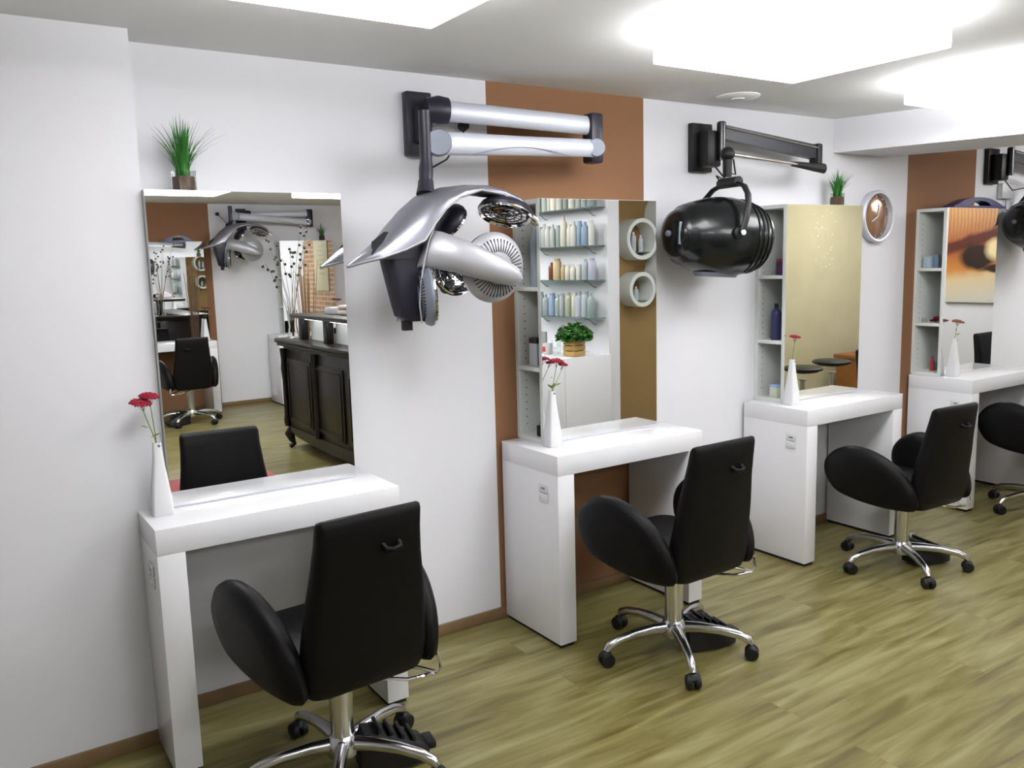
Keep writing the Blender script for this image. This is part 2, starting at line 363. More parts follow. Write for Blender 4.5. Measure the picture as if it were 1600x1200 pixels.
# ================================================================ CHAIRS
def rrect(cx, cy, hx, hy, z, r, n=4):
    pts = []
    for sx, sy, a0 in ((1, 1, 0), (-1, 1, PI/2), (-1, -1, PI), (1, -1, 1.5*PI)):
        for k in range(n+1):
            a = a0+PI/2*k/n
            pts.append(Vector((cx+sx*(hx-r)+r*math.cos(a), cy+sy*(hy-r)+r*math.sin(a), z)))
    return pts
def make_chair(loc, rz, label, group):
    t = thing('salon_chair', label, 'chair', loc, rz, group)
    # backrest: tapered padded slab
    prof = [(.372, -.165, .140, .020), (.382, -.168, .176, .030), (.41, -.171, .192, .036), (.46, -.178, .195, .038), (.55, -.191, .191, .036), (.65, -.206, .182, .034),
            (.75, -.220, .168, .031), (.83, -.234, .161, .027), (.868, -.243, .160, .022), (.882, -.247, .156, .015), (.888, -.25, .148, .007)]
    rings = []
    for z, y, hx, hy in prof:
        ring = rrect(0, y, hx, hy, z, min(hy*.9, .03))
        for p in ring: p.y -= .025*(1-(p.x/.18)**2)*.6; p.z += .014*(p.x/.16)**2*(1 if z > .84 else 0)
        rings.append(ring)
    MB().loft(rings).build('backrest', M_leather, t)
    hd = MB(); hd.tube([(.03, -.26, .80), (.034, -.276, .79), (.055, -.280, .786), (.076, -.276, .79), (.08, -.26, .80)], .009, 10)
    hd.build('back_handle', M_leather, t)
    # seat cushion
    s = [rrect(0, .03, .175, .19, .40, .06), rrect(0, .03, .2, .215, .41, .07), rrect(0, .03, .205, .22, .445, .07), rrect(0, .03, .2, .215, .475, .07), rrect(0, .03, .17, .19, .49, .06), rrect(0, .03, .08, .1, .495, .05)]
    MB().loft(s).build('seat', M_leather, t)
    # leaf-shaped arm pads
    out = [(-.20, .385), (-.215, .44), (-.19, .52), (-.13, .595), (-.05, .645), (.04, .672), (.12, .668), (.2, .63), (.25, .57), (.255, .5), (.225, .44), (.18, .405), (.09, .382), (0, .372), (-.1, .37)]
    ccy, ccz = .02, .505
    sm_ = []
    for i in range(len(out)):
        p0, p1, p2, p3 = [out[(i+j) % len(out)] for j in (-1, 0, 1, 2)]
        for u in (0, .34, .67):
            sm_.append(tuple(.5*(2*b+(c-a)*u+(2*a-5*b+4*c-d)*u*u+(3*b-a-3*c+d)*u**3) for a, b, c, d in zip(p0, p1, p2, p3)))
    out = sm_
    for sx in (-1, 1):
        rings = []
        for k, (sc, off) in enumerate(((.55, -.034), (.86, -.028), (.97, -.014), (1, 0), (.97, .014), (.86, .028), (.55, .034))):
            ring = []
            for y, z in out:
                yy = ccy+(y-ccy)*sc; zz = ccz+(z-ccz)*sc
                x = .205+.045*(yy+.2)/.46+.035*(zz-.38)/.3+off*1.2
                ring.append(Vector((sx*x, yy, zz)))
            rings.append(ring)
        MB().loft(rings).build('arm_pad', M_leather, t)
        MB().tube([(sx*.17, -.12, .40), (sx*.205, -.16, .395), (sx*.212, -.19, .42)], .008, 8).build('arm_bracket', M_chrome, t)
    MB().box(-.13, .13, -.13, .13, .375, .40, bev=.008).build('seat_plate', M_black, t)
    MB().lathe([(.036, .10), (.036, .372)], 24).build('column', M_chrome, t)
    lv = MB(); lv.tube([(.1, -.1, .375), (.19, -.16, .35), (.225, -.2, .34), (.235, -.21, .36), (.23, -.2, .40)], .0065, 8)
    lv.tube([(.03, -.13, .36), (.13, -.19, .345), (.225, -.2, .34)], .006, 8); lv.build('height_lever', M_chromeh, t)
    # five-star base
    hub = MB().lathe([(.05, .075), (.055, .085), (.05, .12), (.038, .14)], 24); hub.build('hub', M_chrome, t)
    for k in range(5):
        a = math.radians(22+72*k); u = Vector((math.cos(a), math.sin(a), 0))
        pts = [u*.03+Vector((0, 0, .108)), u*.1+Vector((0, 0, .112)), u*.18+Vector((0, 0, .108)), u*.25+Vector((0, 0, .095)), u*.288+Vector((0, 0, .078)), u*.30+Vector((0, 0, .06))]
        lg = MB().tube(pts, [.026, .022, .019, .017, .017, .013], 12, flat=.9).build('leg', M_chrome, t)
        c = MB(); q = Vector((-u.y, u.x, 0)); cp = u*.30
        for s2 in (-1, 1):
            c.lathe([(.012, -.011), (.024, -.010), (.027, -.004), (.027, .004), (.024, .010), (.012, .011)], 20, frame_to(q, cp+q*.016*s2+Vector((0, 0, .0272))))
        c.lathe([(.02, .03), (.024, .042), (.018, .054), (.008, .06)], 14, Matrix.Translation(cp))
        c.tube([cp+Vector((0, 0, .027))-q*.026, cp+Vector((0, 0, .027))+q*.026], .006, 8)
        c.build('caster', M_black, lg)
    a = math.radians(-14); mx = Matrix.Rotation(a, 4, 'Z')
    def sec(x, zt, hw): return [mx @ Vector((x, y_*hw, z_)) for y_, z_ in ((-1, .012), (1, .012), (1, zt*.7), (.75, zt), (-.75, zt), (-1, zt*.7))]
    p = MB().loft([sec(.045, .11, .045), sec(.06, .135, .05), (sec(.11, .125, .062)), sec(.19, .09, .064), sec(.25, .06, .055), sec(.262, .045, .045)])
    for i in range(4): p.box(.10+i*.036, .112+i*.036, -.045, .045, .13-i*.017, .145-i*.017, bev=.003, xf=mx)
    p.box(.255, .29, -.035, .035, .03, .055, bev=.006, xf=mx); p.build('pump_pedal', M_black, t)
    return t
g = 'salon chairs along the desks'
ch = make_chair((1.166, -.70, 0), math.radians(4), 'black leather salon chair nearest the camera, at the first desk', g)
chairs = [ch,
 dup(ch, (2.57, -.70, 0), math.radians(1), 'black leather salon chair at the second desk, between two white desks', g),
 dup(ch, (4.145, -.69, 0), math.radians(-3), 'black leather salon chair at the third desk, under the black hood dryer', g, scale=(1, 1, .945)),
 dup(ch, (5.66, -.66, 0), math.radians(-8), 'black leather salon chair cut off by the right edge of the photo', g),
 dup(ch, (7.22, -.68, 0), 0, 'black salon chair whose back shows in the far right mirror', g),
 dup(ch, (2.31, -6.42, 0), PI, 'black salon chair at left inside the nearest mirror reflection', 'chairs across the room'),
 dup(ch, (3.86, -6.45, 0), PI, 'black salon chair behind the dark counter, seen in reflection', 'chairs across the room')]

# ================================================================ VASES WITH FLOWERS
def vase_mesh():
    rings = []
    for z, h, r in ((0, .030, .006), (.004, .032, .008), (.06, .029, .008), (.12, .022, .008), (.18, .0155, .007), (.225, .0125, .006), (.232, .012, .006), (.232, .0105, .005), (.06, .0105, .005), (.055, .0005, .0004)):
        rings.append(rrect(0, 0, h, h, z, r, 3))
    return MB().loft(rings, cap=True)
def umbel(mb, c, r, n, tilt=0):
    for i in range(n):
        a = i*2.39996; rr = r*math.sqrt((i+.5)/n)
        p = Vector((rr*math.cos(a), rr*math.sin(a), .28*r*(1-(rr/r)**2)+random.uniform(-.002, .002)))
        p.rotate(Euler((tilt, tilt*.6, 0))); mb.ball(Vector(c)+p, random.uniform(.0038, .0055), 6)
def vase(x, y, heads, label, m=None, yellow=False, fl=True, z0=.8003, clip=None):
    t = thing('bud_vase', label, 'vase', (x, y, z0), random.uniform(-.1, .1), 'white bud vases on the desks')
    vase_mesh().build('vase_body', M_ceramic, t)
    MB().lathe([(.0045, 0), (.0045, .0012)], 12, frame_to((0, -1, 0), (.004, -.0128, .222))).build('emblem', M_grey, t)
    f = thing('sedum_flower', label.replace('white bud vase', 'flower stem in the white bud vase').replace('vase holding a', 'vase, a'), 'flower', (x, y, z0+.19), 0, 'sedum flowers in vases')
    st = MB(); fl = MB()
    for hx, hy, hz, r in heads:
        st.tube([(0, 0, .0), (hx*.08, hy*.08, (hz-.19)*.3), (hx*.7, hy*.7, (hz-.19)*.75), (hx, hy, hz-.19)], [.0016, .0016, .0014, .0012], 6)
        umbel(fl, (hx, hy, hz-.19), r, int(60*r/.025), .15)
        for k in range(5):
            a = k*1.25; st.tube([(hx*.8, hy*.8, (hz-.19)*.84), (hx+.6*r*math.cos(a), hy+.6*r*math.sin(a), hz-.19)], .0008, 4)
    for k, zz in enumerate((.06, .09)):
        q = Vector((heads[0][0]*.45, heads[0][1]*.45, zz)); d = Vector((.03*(-1)**k, -.01, .012))
        st.add([q, q+d*.5+Vector((0, .006, .004)), q+d, q+d*.5-Vector((0, .006, 0))], [(0, 1, 2, 3)])
    if yellow:
        for k in range(4):
            a = k*1.6+.4; q = Vector((0, 0, .052)); d = Vector((.024*math.cos(a), .022*math.sin(a), .02)); n = Vector((-math.sin(a), math.cos(a), 0))*.009
            st.add([q, q+d*.6+n, q+d, q+d*.6-n], [(0, 1, 2, 3)])
    st.build('stem', M_stem, f); fl.build('bloom', m or M_red, f)
    return t
def vf(x, y, heads, vl, flb, **k):
    v = vase(x, y, heads, vl, **k); v2 = [o for o in bpy.data.objects if o.name.startswith('sedum_flower') and o.parent is None and 'done' not in o]
    for o in v2: o['label'] = flb; o['done'] = 1; del o['done']
    return v
_seen = set()
def vf(x, y, heads, vl, flb, **k):
    v = vase(x, y, heads, vl, **k)
    for o in bpy.data.objects:
        if o.name.startswith('sedum_flower') and o.parent is None and o.name not in _seen: o['label'] = flb; _seen.add(o.name)
vf(.787, -.243, [(-.038, -.01, .362, .032), (-.010, .0, .378, .028)], 'slim white bud vase on the nearest desk, left of the mirror', 'two crimson sedum heads in the vase on the nearest desk')
vf(2.324, -.245, [(.03, .0, .352, .028), (.064, .005, .335, .017)], 'slim white bud vase on the second desk, before the bottle reflections', 'crimson sedum stem above the second desk with lime leaves', yellow=True)
vf(3.845, -.243, [(.02, 0, .345, .026)], 'slim white bud vase on the third desk, before the gold mirror', 'red sedum stem above the third desk')
vf(5.35, -.245, [(.03, 0, .33, .034)], 'slim white bud vase on the far right desk', 'faded rusty sedum head above the far right desk', m=M_rust)
vf(2.665, YF+.245, [(.03, 0, .35, .04)], 'white bud vase on the left desk across the room', 'rusty red sedum across the room before the brown stripe', m=M_rust)
vf(4.155, YF+.245, [(.07, 0, .37, .04)], 'white bud vase on the right desk across the room', 'dark red sedum across the room beside the bricks reflection')

# ================================================================ GRASS POTS
def grass(loc, label, hgt=.2, n=85, seed=1):
    random.seed(seed)
    t = thing('potted_grass', label, 'plant', loc, .2, 'potted grass tufts')
    s = .03
    g = MB(); g.loft([rrect(0, 0, s, s, z, .003, 2) for z in (0, .07)], False); g.loft([rrect(0, 0, s-.003, s-.003, z, .003, 2) for z in (.004, .07)], False)
    g.build('glass_cube', M_glass, t)
    MB().box(-s+.0035, s-.0035, -s+.0035, s-.0035, .0045, .052, bev=.004).build('soil', M_soil, t)
    m = MB()
    for i in range(n):
        a = random.uniform(0, 2*PI); r0 = random.uniform(0, .02); lean = random.random()**1.4*.78
        L = hgt*random.uniform(.65, 1.1); w = random.uniform(.0018, .0032)
        base = Vector((r0*math.cos(a), r0*math.sin(a), .045)); d = Vector((math.cos(a), math.sin(a), 0)); q = Vector((-d.y, d.x, 0))
        vs = []; K = 6
        for k in range(K):
            u = k/(K-1); p = base+d*(lean*L*(u**1.7))+Vector((0, 0, L*(u-.42*lean*u*u)))
            ww = w*(1-u)**.6+.0002
            vs += [p-q*ww, p+q*ww]
        m.add(vs, [(2*k, 2*k+1, 2*k+3, 2*k+2) for k in range(K-1)], True)
    m.build('grass_blades', M_grass, t)
    return t
grass((.967, -.095, CZ1), 'green grass in a small glass cube on the nearest mirror cabinet', .195, 140)
grass((4.375, -.1, CZ1), 'small green grass tuft in a glass cube beside the clock', .15, 110, 3)
grass((4.12, YF+.1, CZ1+.06), 'small grass tuft on the mirror cabinet across the room', .16, 70, 5)
random.seed(11)

# ================================================================ HEADED HEAT-LAMP HAIR PROCESSOR (climazone)
def head(mb_par, c, front, r, slots=True, nm='lamp_head', bm=None):
    """round heater head: domed back, chrome ring, dark guard. front = facing direction"""
    mx = frame_to(Vector(front).normalized(), c)
    hd = MB().lathe([(.0, -.034), (r*.35, -.033), (r*.7, -.026), (r*.93, -.012), (r, .004), (r*.98, .012)], 40, mx, cap=False).build(nm, bm or M_silverl, mb_par)
    MB().lathe([(r*.975, .0125), (r*.985, .018), (r*.93, .022), (r*.86, .014), (r*.55, -.004), (0.001, -.008)], 40, mx, cap=False).build('reflector', M_chromeh, hd)
    g = MB()
    for k in range(4): g.lathe([(r*(.2+.2*k)-.0015, .0125), (r*(.2+.2*k)+.0015, .0125), (r*(.2+.2*k)+.0015, .0155), (r*(.2+.2*k)-.0015, .0155)], 28, mx, cap=False)
    for k in range(8):
        a = k*PI/8; u = Vector((math.cos(a), math.sin(a), 0)); g.tube([mx @ (u*r*.86+Vector((0, 0, .014))), mx @ (-u*r*.86+Vector((0, 0, .014)))], .0012, 4)
    g.build('wire_guard', M_black, hd)
    if slots:
        s = MB()
        for k in range(44):
            a = 2*PI*k/44; u = Vector((math.cos(a), math.sin(a), 0)); q = Vector((-u.y, u.x, 0))*.0016
            pts = []
            for f in (.46, .82):
                z = -.0335+ (f-.35)*.02 if f < .7 else -.0215
                z = {.46: -.0322, .82: -.0212}[f]
                pts.append((u*r*f, z))
            vs = [mx @ (pts[0][0]-q+Vector((0, 0, pts[0][1]-.0012))), mx @ (pts[0][0]+q+Vector((0, 0, pts[0][1]-.0012))), mx @ (pts[1][0]+q+Vector((0, 0, pts[1][1]-.0012))), mx @ (pts[1][0]-q+Vector((0, 0, pts[1][1]-.0012)))]
            vs2 = [v+(mx.to_3x3() @ Vector((0, 0, .004))) for v in vs]
            s.add(vs+vs2, [(0, 1, 2, 3), (7, 6, 5, 4), (0, 4, 5, 1), (1, 5, 6, 2), (2, 6, 7, 3), (3, 7, 4, 0)])
        s.build('vent_slots', M_dark, hd)
    return hd
K = .00223
def W(px, py, d=0):
    """local frame of the machine: x right, y away, z up, in metres"""
    return Vector((((px-700)*K-.485*d)/.875, -d, -(py-380)*K))
def climazone(head_loc, rz, plate, hinge, posttop, label, group, wall=-1):
    """plate, hinge, posttop: world points; wall=-1: wall lies towards +y"""
    t = thing('heat_lamp_dryer', label, 'hair dryer', (0, 0, 0), 0, group)
    s = -wall
    px, py, pz = plate
    B(px-.055, px+.055, min(py, py+wall*.04), max(py, py+wall*.04), pz-.12, pz+.12, bev=.006).build('wall_plate', M_navy, t)
    B(px-.03, px+.03, min(py+wall*.0405, py+wall*.085), max(py+wall*.0405, py+wall*.085), pz-.075, pz+.06, bev=.01).build('plate_cover', M_dark, t)
    hx, hy, hz = hinge; qx, qy, qz = posttop
    # upper arm
    a0 = Vector((px+.035, py+wall*.10, pz+.045)); a1 = Vector((hx, hy, hz+.055))
    dr = (a1-a0).normalized()
    MB().tube([a0-dr*.04, a0+dr*.01, a0+dr*.05], [.040, .054, .050], 20, flat=.8).build('shoulder', M_navy, t)
    MB().tube([a0+dr*.04, a1], .039, 20, flat=.55, up=(0, 0, 1)).build('upper_arm', M_alu, t)
    # hinge block
    MB().box(hx-.005, hx+.06, hy-.035, hy+.035, hz-.10, hz+.105, bev=.012).build('hinge_block', M_navy, t)
    # lower arm
    b0 = Vector((hx-.015, hy+wall*.055, hz-.045)); b1 = Vector((qx+.045, qy, qz))
    la = MB().tube([b0, b0.lerp(b1, .5), b1], [.036, .037, .042], 20, flat=.6, up=(0, 0, 1)).build('lower_arm', M_alu, t)
    for c, r in ((b0, .037), (b1, .047)):
        m = frame_to((-.45, wall, 0), c+Vector((0, wall*.018, 0)))
        MB().lathe([(r, -.03), (r, .008), (r*.93, .013)], 28, m).build('joint_cap', M_grey, t)
    cr = MB(); pts = []
    for k in range(13):
        u = k/12; p = b1.lerp(b0, .2+.6*u)+Vector((0, wall*.0235, -.036+.028*math.sin(PI*u))); pts.append(p)
    cr.tube(pts, .0016, 6); cr.build('arm_cable', M_grey, la)
    # post
    hl = Vector(head_loc)
    pb = hl+Matrix.Rotation(rz, 3, 'Z') @ W(668, 303, 0)
    pt = Vector((qx, qy, qz+.11))
    pm = Vector((qx, qy, qz-.06))
    MB().tube([pt, pm, pm.lerp(pb, .3), pm.lerp(pb, .62)], [.021, .022, .026, .024], 20, up=(1, 0, 0)).build('post', M_navy, t)
    MB().tube([pm.lerp(pb, .62), pm.lerp(pb, .8), pb], [.027, .029, .034], 20, up=(1, 0, 0)).build('post_collar', M_navy, t)
    # hooded body
    bd = bpy.data.objects.new('head_assembly', None)
    sh = MB(); secs = [((549, 411), (549, 413), .004), ((572, 391), (578, 406), .045), ((592, 374), (604, 401), .075), ((610, 350), (638, 390), .10), ((630, 327), (668, 376), .115), ((655, 305), (683, 352), .115),
        ((690, 292), (701, 328), .105), ((725, 287), (724, 309), .092), ((760, 287), (757, 297), .075), ((795, 295), (791, 302), .058), ((822, 307), (818, 312), .04), ((836, 318), (833, 321), .02)]
    xf = Matrix.Translation(hl) @ Matrix.Rotation(rz, 4, 'Z')
    if wall > 0: xf = xf @ Matrix.Diagonal((1, -1, 1, 1))
    top = []; bot = []
    for (sx, sy), (ex, ey), hw in secs:
        a = W(sx, sy); b = W(ex, ey, hw); b.y = 0
        outer = []; inner = []
        for k in range(13):
            th = PI*k/12; c = math.cos(th); sn = math.sin(th)**.8 if 0 < k < 12 else 0
            p = b+(a-b)*sn+Vector((0, -hw*c, 0)); outer.append(p)
            q = b+(a-b)*sn*.9+Vector((0, -hw*.93*c, -.006)); inner.append(q)
        top.append([xf @ p for p in outer+inner[::-1]])
    shell = MB().loft(top).build('hood_shell', M_silver, t)
    ed = MB()
    for sgn in (1, -1):
        ed.tube([xf @ (W(e[1][0], e[1][1], e[2])*Vector((1, sgn, 1)) if False else Vector((W(e[1][0], e[1][1], e[2]).x, -sgn*e[2], W(e[1][0], e[1][1]).z))) for e in secs], .0035, 8)
        ed.tube([xf @ Vector((W(x, y, .10).x, -sgn*.10, W(x, y).z)) for x, y in ((683, 352), (672, 378), (664, 410), (658, 440), (655, 475), (657, 503))], .0032, 8)
    ed.build('hood_trim', M_silverl, shell)
    dsp = MB()
    for k in (0,):
        vs = [W(598, 367)+Vector((0, -.03, .012)), W(632, 371)+Vector((0, -.096, .007)), W(604, 386)+Vector((0, -.075, .009)), W(575, 398)+Vector((0, -.05, .006)), W(584, 382)+Vector((0, -.0, .012))]
        dsp.loft([[xf @ v for v in vs], [xf @ (v-Vector((0, 0, .012))) for v in vs]], smooth=False)
    dsp.build('control_panel', M_dark, shell)
    # dark lower housing
    rg = []
    for x0, x1, y, hw in ((590, 682, 396, .085), (594, 678, 420, .085), (600, 670, 450, .082), (605, 664, 475, .075), (609, 662, 492, .06), (622, 660, 502, .045)):
        hw *= .6; z = W(0, y).z; xa = W(x0, 0, -hw*.7).x; xb = W(x1, 0, hw*.7).x
        rg.append([xf @ p for p in rrect((xa+xb)/2, 0, (xb-xa)/2, hw, z, .03)])
    MB().loft(rg).build('motor_housing', M_navy, t)
    vs = [(600, 399, .085), (672, 378, .1), (672, 399, .1)]
    MB().loft([[xf @ Vector((W(x_, y_, .05).x, s_, W(x_, y_).z)) for x_, y_ in ((596, 398), (670, 380), (678, 402), (598, 404))] for s_ in (-.055, .055)], smooth=False).build('housing_top', M_navy, t)
    a = W(624, 492); b = W(638, 516)
    MB().loft([[xf @ p for p in rrect((a.x+b.x)/2, 0, .0155, .016, z, .002)] for z in (a.z, b.z)]).build('lower_knob', M_black, t)
    R3 = xf.to_3x3()
    def hh(px, py, d, fr, r, sl, bm=None): return head(t, xf @ W(px, py, d), R3 @ Vector(fr), r, sl, bm=bm)
    hh(773, 421, .10, (-.02, 1, .08), .127, True)                      # near right head, back to the viewer
    hh(797, 328, .0, (-.36, -.25, -1), .105, False, M_navy)             # top right head
    MB().tube([xf @ W(826, 330, .01), xf @ W(846, 343, .015), xf @ W(852, 351, .015)], [.022, .018, .01], 14, flat=.8).build('head_tail', M_chromeh, t)
    hh(700, 342, -.09, (.74, .1, -.62), .078, False, M_navy)            # upper left head
    hh(666, 463, .06, (.92, -.30, .04), .105, True, M_grey)              # lower left head
    hh(706, 425, -.11, (.1, -1, .1), .095, False, M_black)              # far low head facing the viewer
    # side arm holding near right head
    arm = []
    for x, y, d, a_, b_ in ((660, 388, .05, .066, .04), (684, 391, .09, .062, .045), (715, 400, .12, .057, .042), (750, 413, .15, .052, .036), (785, 427, .16, .043, .032), (806, 437, .158, .032, .026), (816, 441, .15, .014, .012)):
        c = W(x, y, d)
        arm.append([xf @ (c+Vector((.35*a_*math.sin(q) , -b_*math.cos(q), a_*math.sin(q)))) for q in [2*PI*k/20 for k in range(20)]])
    MB().loft(arm).build('head_arm', M_silverl, t)
    MB().tube([xf @ W(690, 455, -.1), xf @ W(705, 440, -.14)], .02, 10).build('rear_head_arm', M_black, t)
    MB().tube([xf @ W(668, 410, .03), xf @ W(668, 440, .06)], .02, 10).build('side_head_arm', M_navy, t)
    return t
climazone((1.812, -.33, 1.635), math.radians(-2), (1.872, 0, 2.098), (2.60, -.16, 2.065), (1.757, -.29, 1.99), 'silver five-headed heat lamp dryer on a wall arm above the second desk', 'heat lamp dryers on wall arms')
climazone((3.04, YF+.36, 1.86), math.radians(2), (3.2, YF, 2.12), (3.93, YF+.16, 2.13), (3.0, YF+.32, 2.14), 'silver heat lamp dryer across the room, seen in the nearest mirror', 'heat lamp dryers on wall arms', wall=1)
def plug(x, z, y=0, s=-1, to=None, label=''):
    t = thing('wall_plug', label, 'plug', (x, y, z), 0)
    MB().box(-.03, .03, min(0, s*.006), max(0, s*.006), -.03, .03, bev=.002).build('socket', M_ceramic, t)
    MB().lathe([(.020, .0062), (.020, .028), (.014, .04)], 20, frame_to((0, s, 0), (0, 0, 0))).build('plug_body', M_black, t)
    pts = [Vector((0, s*.036, -.005)), Vector((to[0]*.25, s*.05, to[1]*.35)), Vector((to[0]*.6, s*.04, to[1]*.8)), Vector((to[0], s*.03, to[1]))]
    MB().tube(pts, .0035, 8).build('cord', M_black, t)
plug(2.08, 2.105, to=(-.16, -.17), label='black plug in the wall socket between the silver arms')
plug(2.94, 2.18, YF, 1, to=(.19, -.16), label='black round plug on the wall across the room')

# ================================================================ BLACK HOOD DRYERS
def hood(mxf, t, m=None):
    """bonnet: barrel about local x (cap at -x), opening underneath"""
    prof = [(-.262, .02), (-.262, .05), (-.258, .080), (-.246, .102), (-.228, .113), (-.216, .117), (-.205, .132), (-.15, .152), (-.08, .172), (-.02, .182), (.04, .183), (.10, .176), (.15, .164), (.19, .149), (.22, .130), (.238, .112), (.246, .09), (.248, .03)]
    n = 40; rings = []
    for x, r in prof:
        ring = []
        for k in range(n):
            a = 2*PI*k/n; y = r*math.cos(a); z = r*math.sin(a)
            z = max(z, -.176)      # flattened opening side
            ring.append(mxf @ Vector((x, y, z)))
        rings.append(ring)
    b = MB().loft(rings).build('bonnet', M_blackg, t)
    rb = MB()
    for x, r in ((.105, .1748), (.135, .1676), (.165, .1586), (.195, .146)):
        pts = [mxf @ Vector((x, (r+.001)*math.cos(a), max((r+.001)*math.sin(a), -.16))) for a in arc(0, 2*PI, 41)]
        rb.tube(pts, .0045, 6)
    rb.build('vent_ribs', M_blackg, b)
    MB().loft([[mxf @ p for p in rrect(.0, 0, .10, .06, -.184, .055, 6)], [mxf @ p for p in rrect(.0, 0, .11, .07, -.165, .06, 6)]]).build('opening_rim', M_grey, b)
    MB().lathe([(.014, 0), (.014, .012), (.008, .018)], 16, mxf @ frame_to((-1, 0, 0), (-.262, 0, .0))).build('cap_knob', M_grey, b)
    MB().box(-.262, -.245, -.082, -.076, -.05, .05, bev=.002, xf=mxf).build('cap_groove', M_grey, b)
    y = MB(); half = [(-.205, .01), (-.205, .07), (-.195, .13), (-.165, .185), (-.12, .225), (-.06, .243), (0, .245)]
    pts = [mxf @ Vector((-.02+.065*max(0, z_)/.245, y_, z_)) for y_, z_ in half+[(-a_, b_) for a_, b_ in half[-2::-1]]]
    y.tube(pts, .017, 14, flat=.6, up=(1, 0, 0)); y.build('yoke', M_black, t)
    for s2 in (-1, 1):
        MB().lathe([(.028, 0), (.028, .016), (.022, .02)], 20, mxf @ frame_to((0, s2, 0), (-.02, s2*.178, .01))).build('pivot', M_black, t)
        MB().lathe([(.012, 0), (.012, .006), (.008, .009)], 20, mxf @ frame_to((0, s2, 0), (-.02, s2*.216, .01))).build('pivot_button', M_ceramic, t)
def hood_dryer(hc, rz, plate, hinge, top, label):
    t = thing('hood_dryer', label, 'hair dryer', (0, 0, 0), 0, 'black hood dryers on wall arms')
    px, py, pz = plate
    B(px-.07, px+.07, py-.03, py, pz-.115, pz+.115, bev=.006).build('wall_plate', M_black, t)
    B(px-.035, px+.06, py-.10, py-.0305, pz-.095, pz+.075, bev=.012).build('plate_cover', M_black, t)
    mxf = Matrix.Translation(Vector(hc)) @ Matrix.Rotation(rz, 4, 'Z') @ Matrix.Rotation(math.radians(4), 4, 'Y')
    hood(mxf, t)
    h = Vector(hinge); a0 = Vector((px+.045, py-.11, pz+.055)); tp = Vector(top)
    MB().lathe([(.022, -.09), (.022, .085), (.016, .09)], 20, Matrix.Translation(a0-Vector((0, 0, .03)))).build('shoulder', M_blackg, t)
    ring = lambda c, hh_, d: [c+Vector((0, -d, -hh_)), c+Vector((0, d, -hh_)), c+Vector((0, d, hh_)), c+Vector((0, -d, hh_))]
    MB().loft([ring(a0+Vector((0, 0, .01)), .033, .02), ring(h+Vector((0, 0, .04)), .035, .02)], smooth=False).build('upper_arm', M_navyd, t)
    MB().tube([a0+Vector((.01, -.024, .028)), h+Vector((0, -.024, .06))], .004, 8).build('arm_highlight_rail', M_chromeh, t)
    B(h.x-.02, h.x+.02, h.y-.03, h.y+.03, h.z-.05, h.z+.085, bev=.01).build('hinge_block', M_black, t)
    e = h+Vector((0, -.05, -.045)); st = tp+Vector((.02, 0, .0))
    MB().tube([st, e], .010, 14).build('lower_strut', M_chromeh, t)
    MB().tube([st.lerp(e, .62), e], [.012, .026], 14, flat=.7).build('strut_sleeve', M_black, t)
    MB().ball(tp, .034, 16).build('joint', M_black, t)
    pb = Vector((tp.x, tp.y, hc[2]+.262))
    MB().tube([tp, tp.lerp(pb, .3), tp.lerp(pb, .9)], [.024, .022, .02], 16, up=(1, 0, 0)).build('post', M_black, t)
    MB().tube([mxf @ Vector((.045, -.07, .25)), mxf @ Vector((.045, .07, .25))], .024, 14).build('yoke_grip', M_black, t)
    MB().tube([Vector((px+.02, py-.09, pz-.09)), Vector((px+.07, py-.12, pz-.16)), tp.lerp(pb, .6)+Vector((-.05, .02, -.03)), pb+Vector((-.06, 0, -.0))], .004, 8).build('cable', M_black, t)
    MB().tube([tp+Vector((.04, 0, -.02)), tp+Vector((.055, 0, -.09)), tp.lerp(pb, .75)+Vector((.02, 0, 0))], .004, 8).build('short_cable', M_black, t)
    return t
hood_dryer((3.30, -.240, 1.652), math.radians(-12), (3.415, 0, 2.085), (4.12, -.15, 2.04), (3.36, -.24, 2.028), 'glossy black hood dryer on a black wall arm, above the third desk side')
hood_dryer((6.38, -.225, 1.714), math.radians(-10), (6.12, 0, 2.10), (7.02, -.15, 2.02), (6.46, -.225, 2.05), 'black hood dryer cut off by the right edge, beyond the beam')
t = thing('junction_box', 'small white wall box below the far right dryer arm', 'wall box', (6.315, 0, 1.945))
MB().box(-.08, .08, -.035, 0, -.05, .05, bev=.005).build('box_body', M_ceramic, t)
MB().tube([(0, -.02, -.05), (.0, -.02, -.12), (.05, -.04, -.15), (.12, -.05, -.1), (.2, -.06, .02)], .004, 8).build('cord', M_grey, t)

# dark blue arched panels on two cabinets
def blue_arch(x0, x1, y, z, label):
    t = thing('arched_panel', label, 'panel', ((x0+x1)/2, y, z), 0, 'dark blue arched panels')
    L = (x1-x0)/2; n = 24; th = .035
    rings = []
    for i in range(n+1):
        u = -1+2*i/n; x = u*L; top_ = .062*(1-abs(u)**2.2)+.004; lo = 0.0
        hi = .030*max(0, 1-(abs(u)/.42)**2.0)**.5; c0 = .014
        rings.append((x, lo, c0, c0+hi if hi > .002 else c0+.0005, max(top_, c0+hi+.006) if hi > .002 else max(top_, c0+.001)))
    lo_ = MB().loft([[Vector((x, -th, a)), Vector((x, th, a)), Vector((x, th, b)), Vector((x, -th, b))] for x, a, b, c, d in rings], smooth=False)
    lo_.loft([[Vector((x, -th, c)), Vector((x, th, c)), Vector((x, th, d)), Vector((x, -th, d))] for x, a, b, c, d in rings], smooth=False)
    lo_.build('panel_body', M_blue, t)
blue_arch(5.38, 5.97, -.155, CZ1+.0005, 'dark blue arched panel with a slot on the far right mirror cabinet')
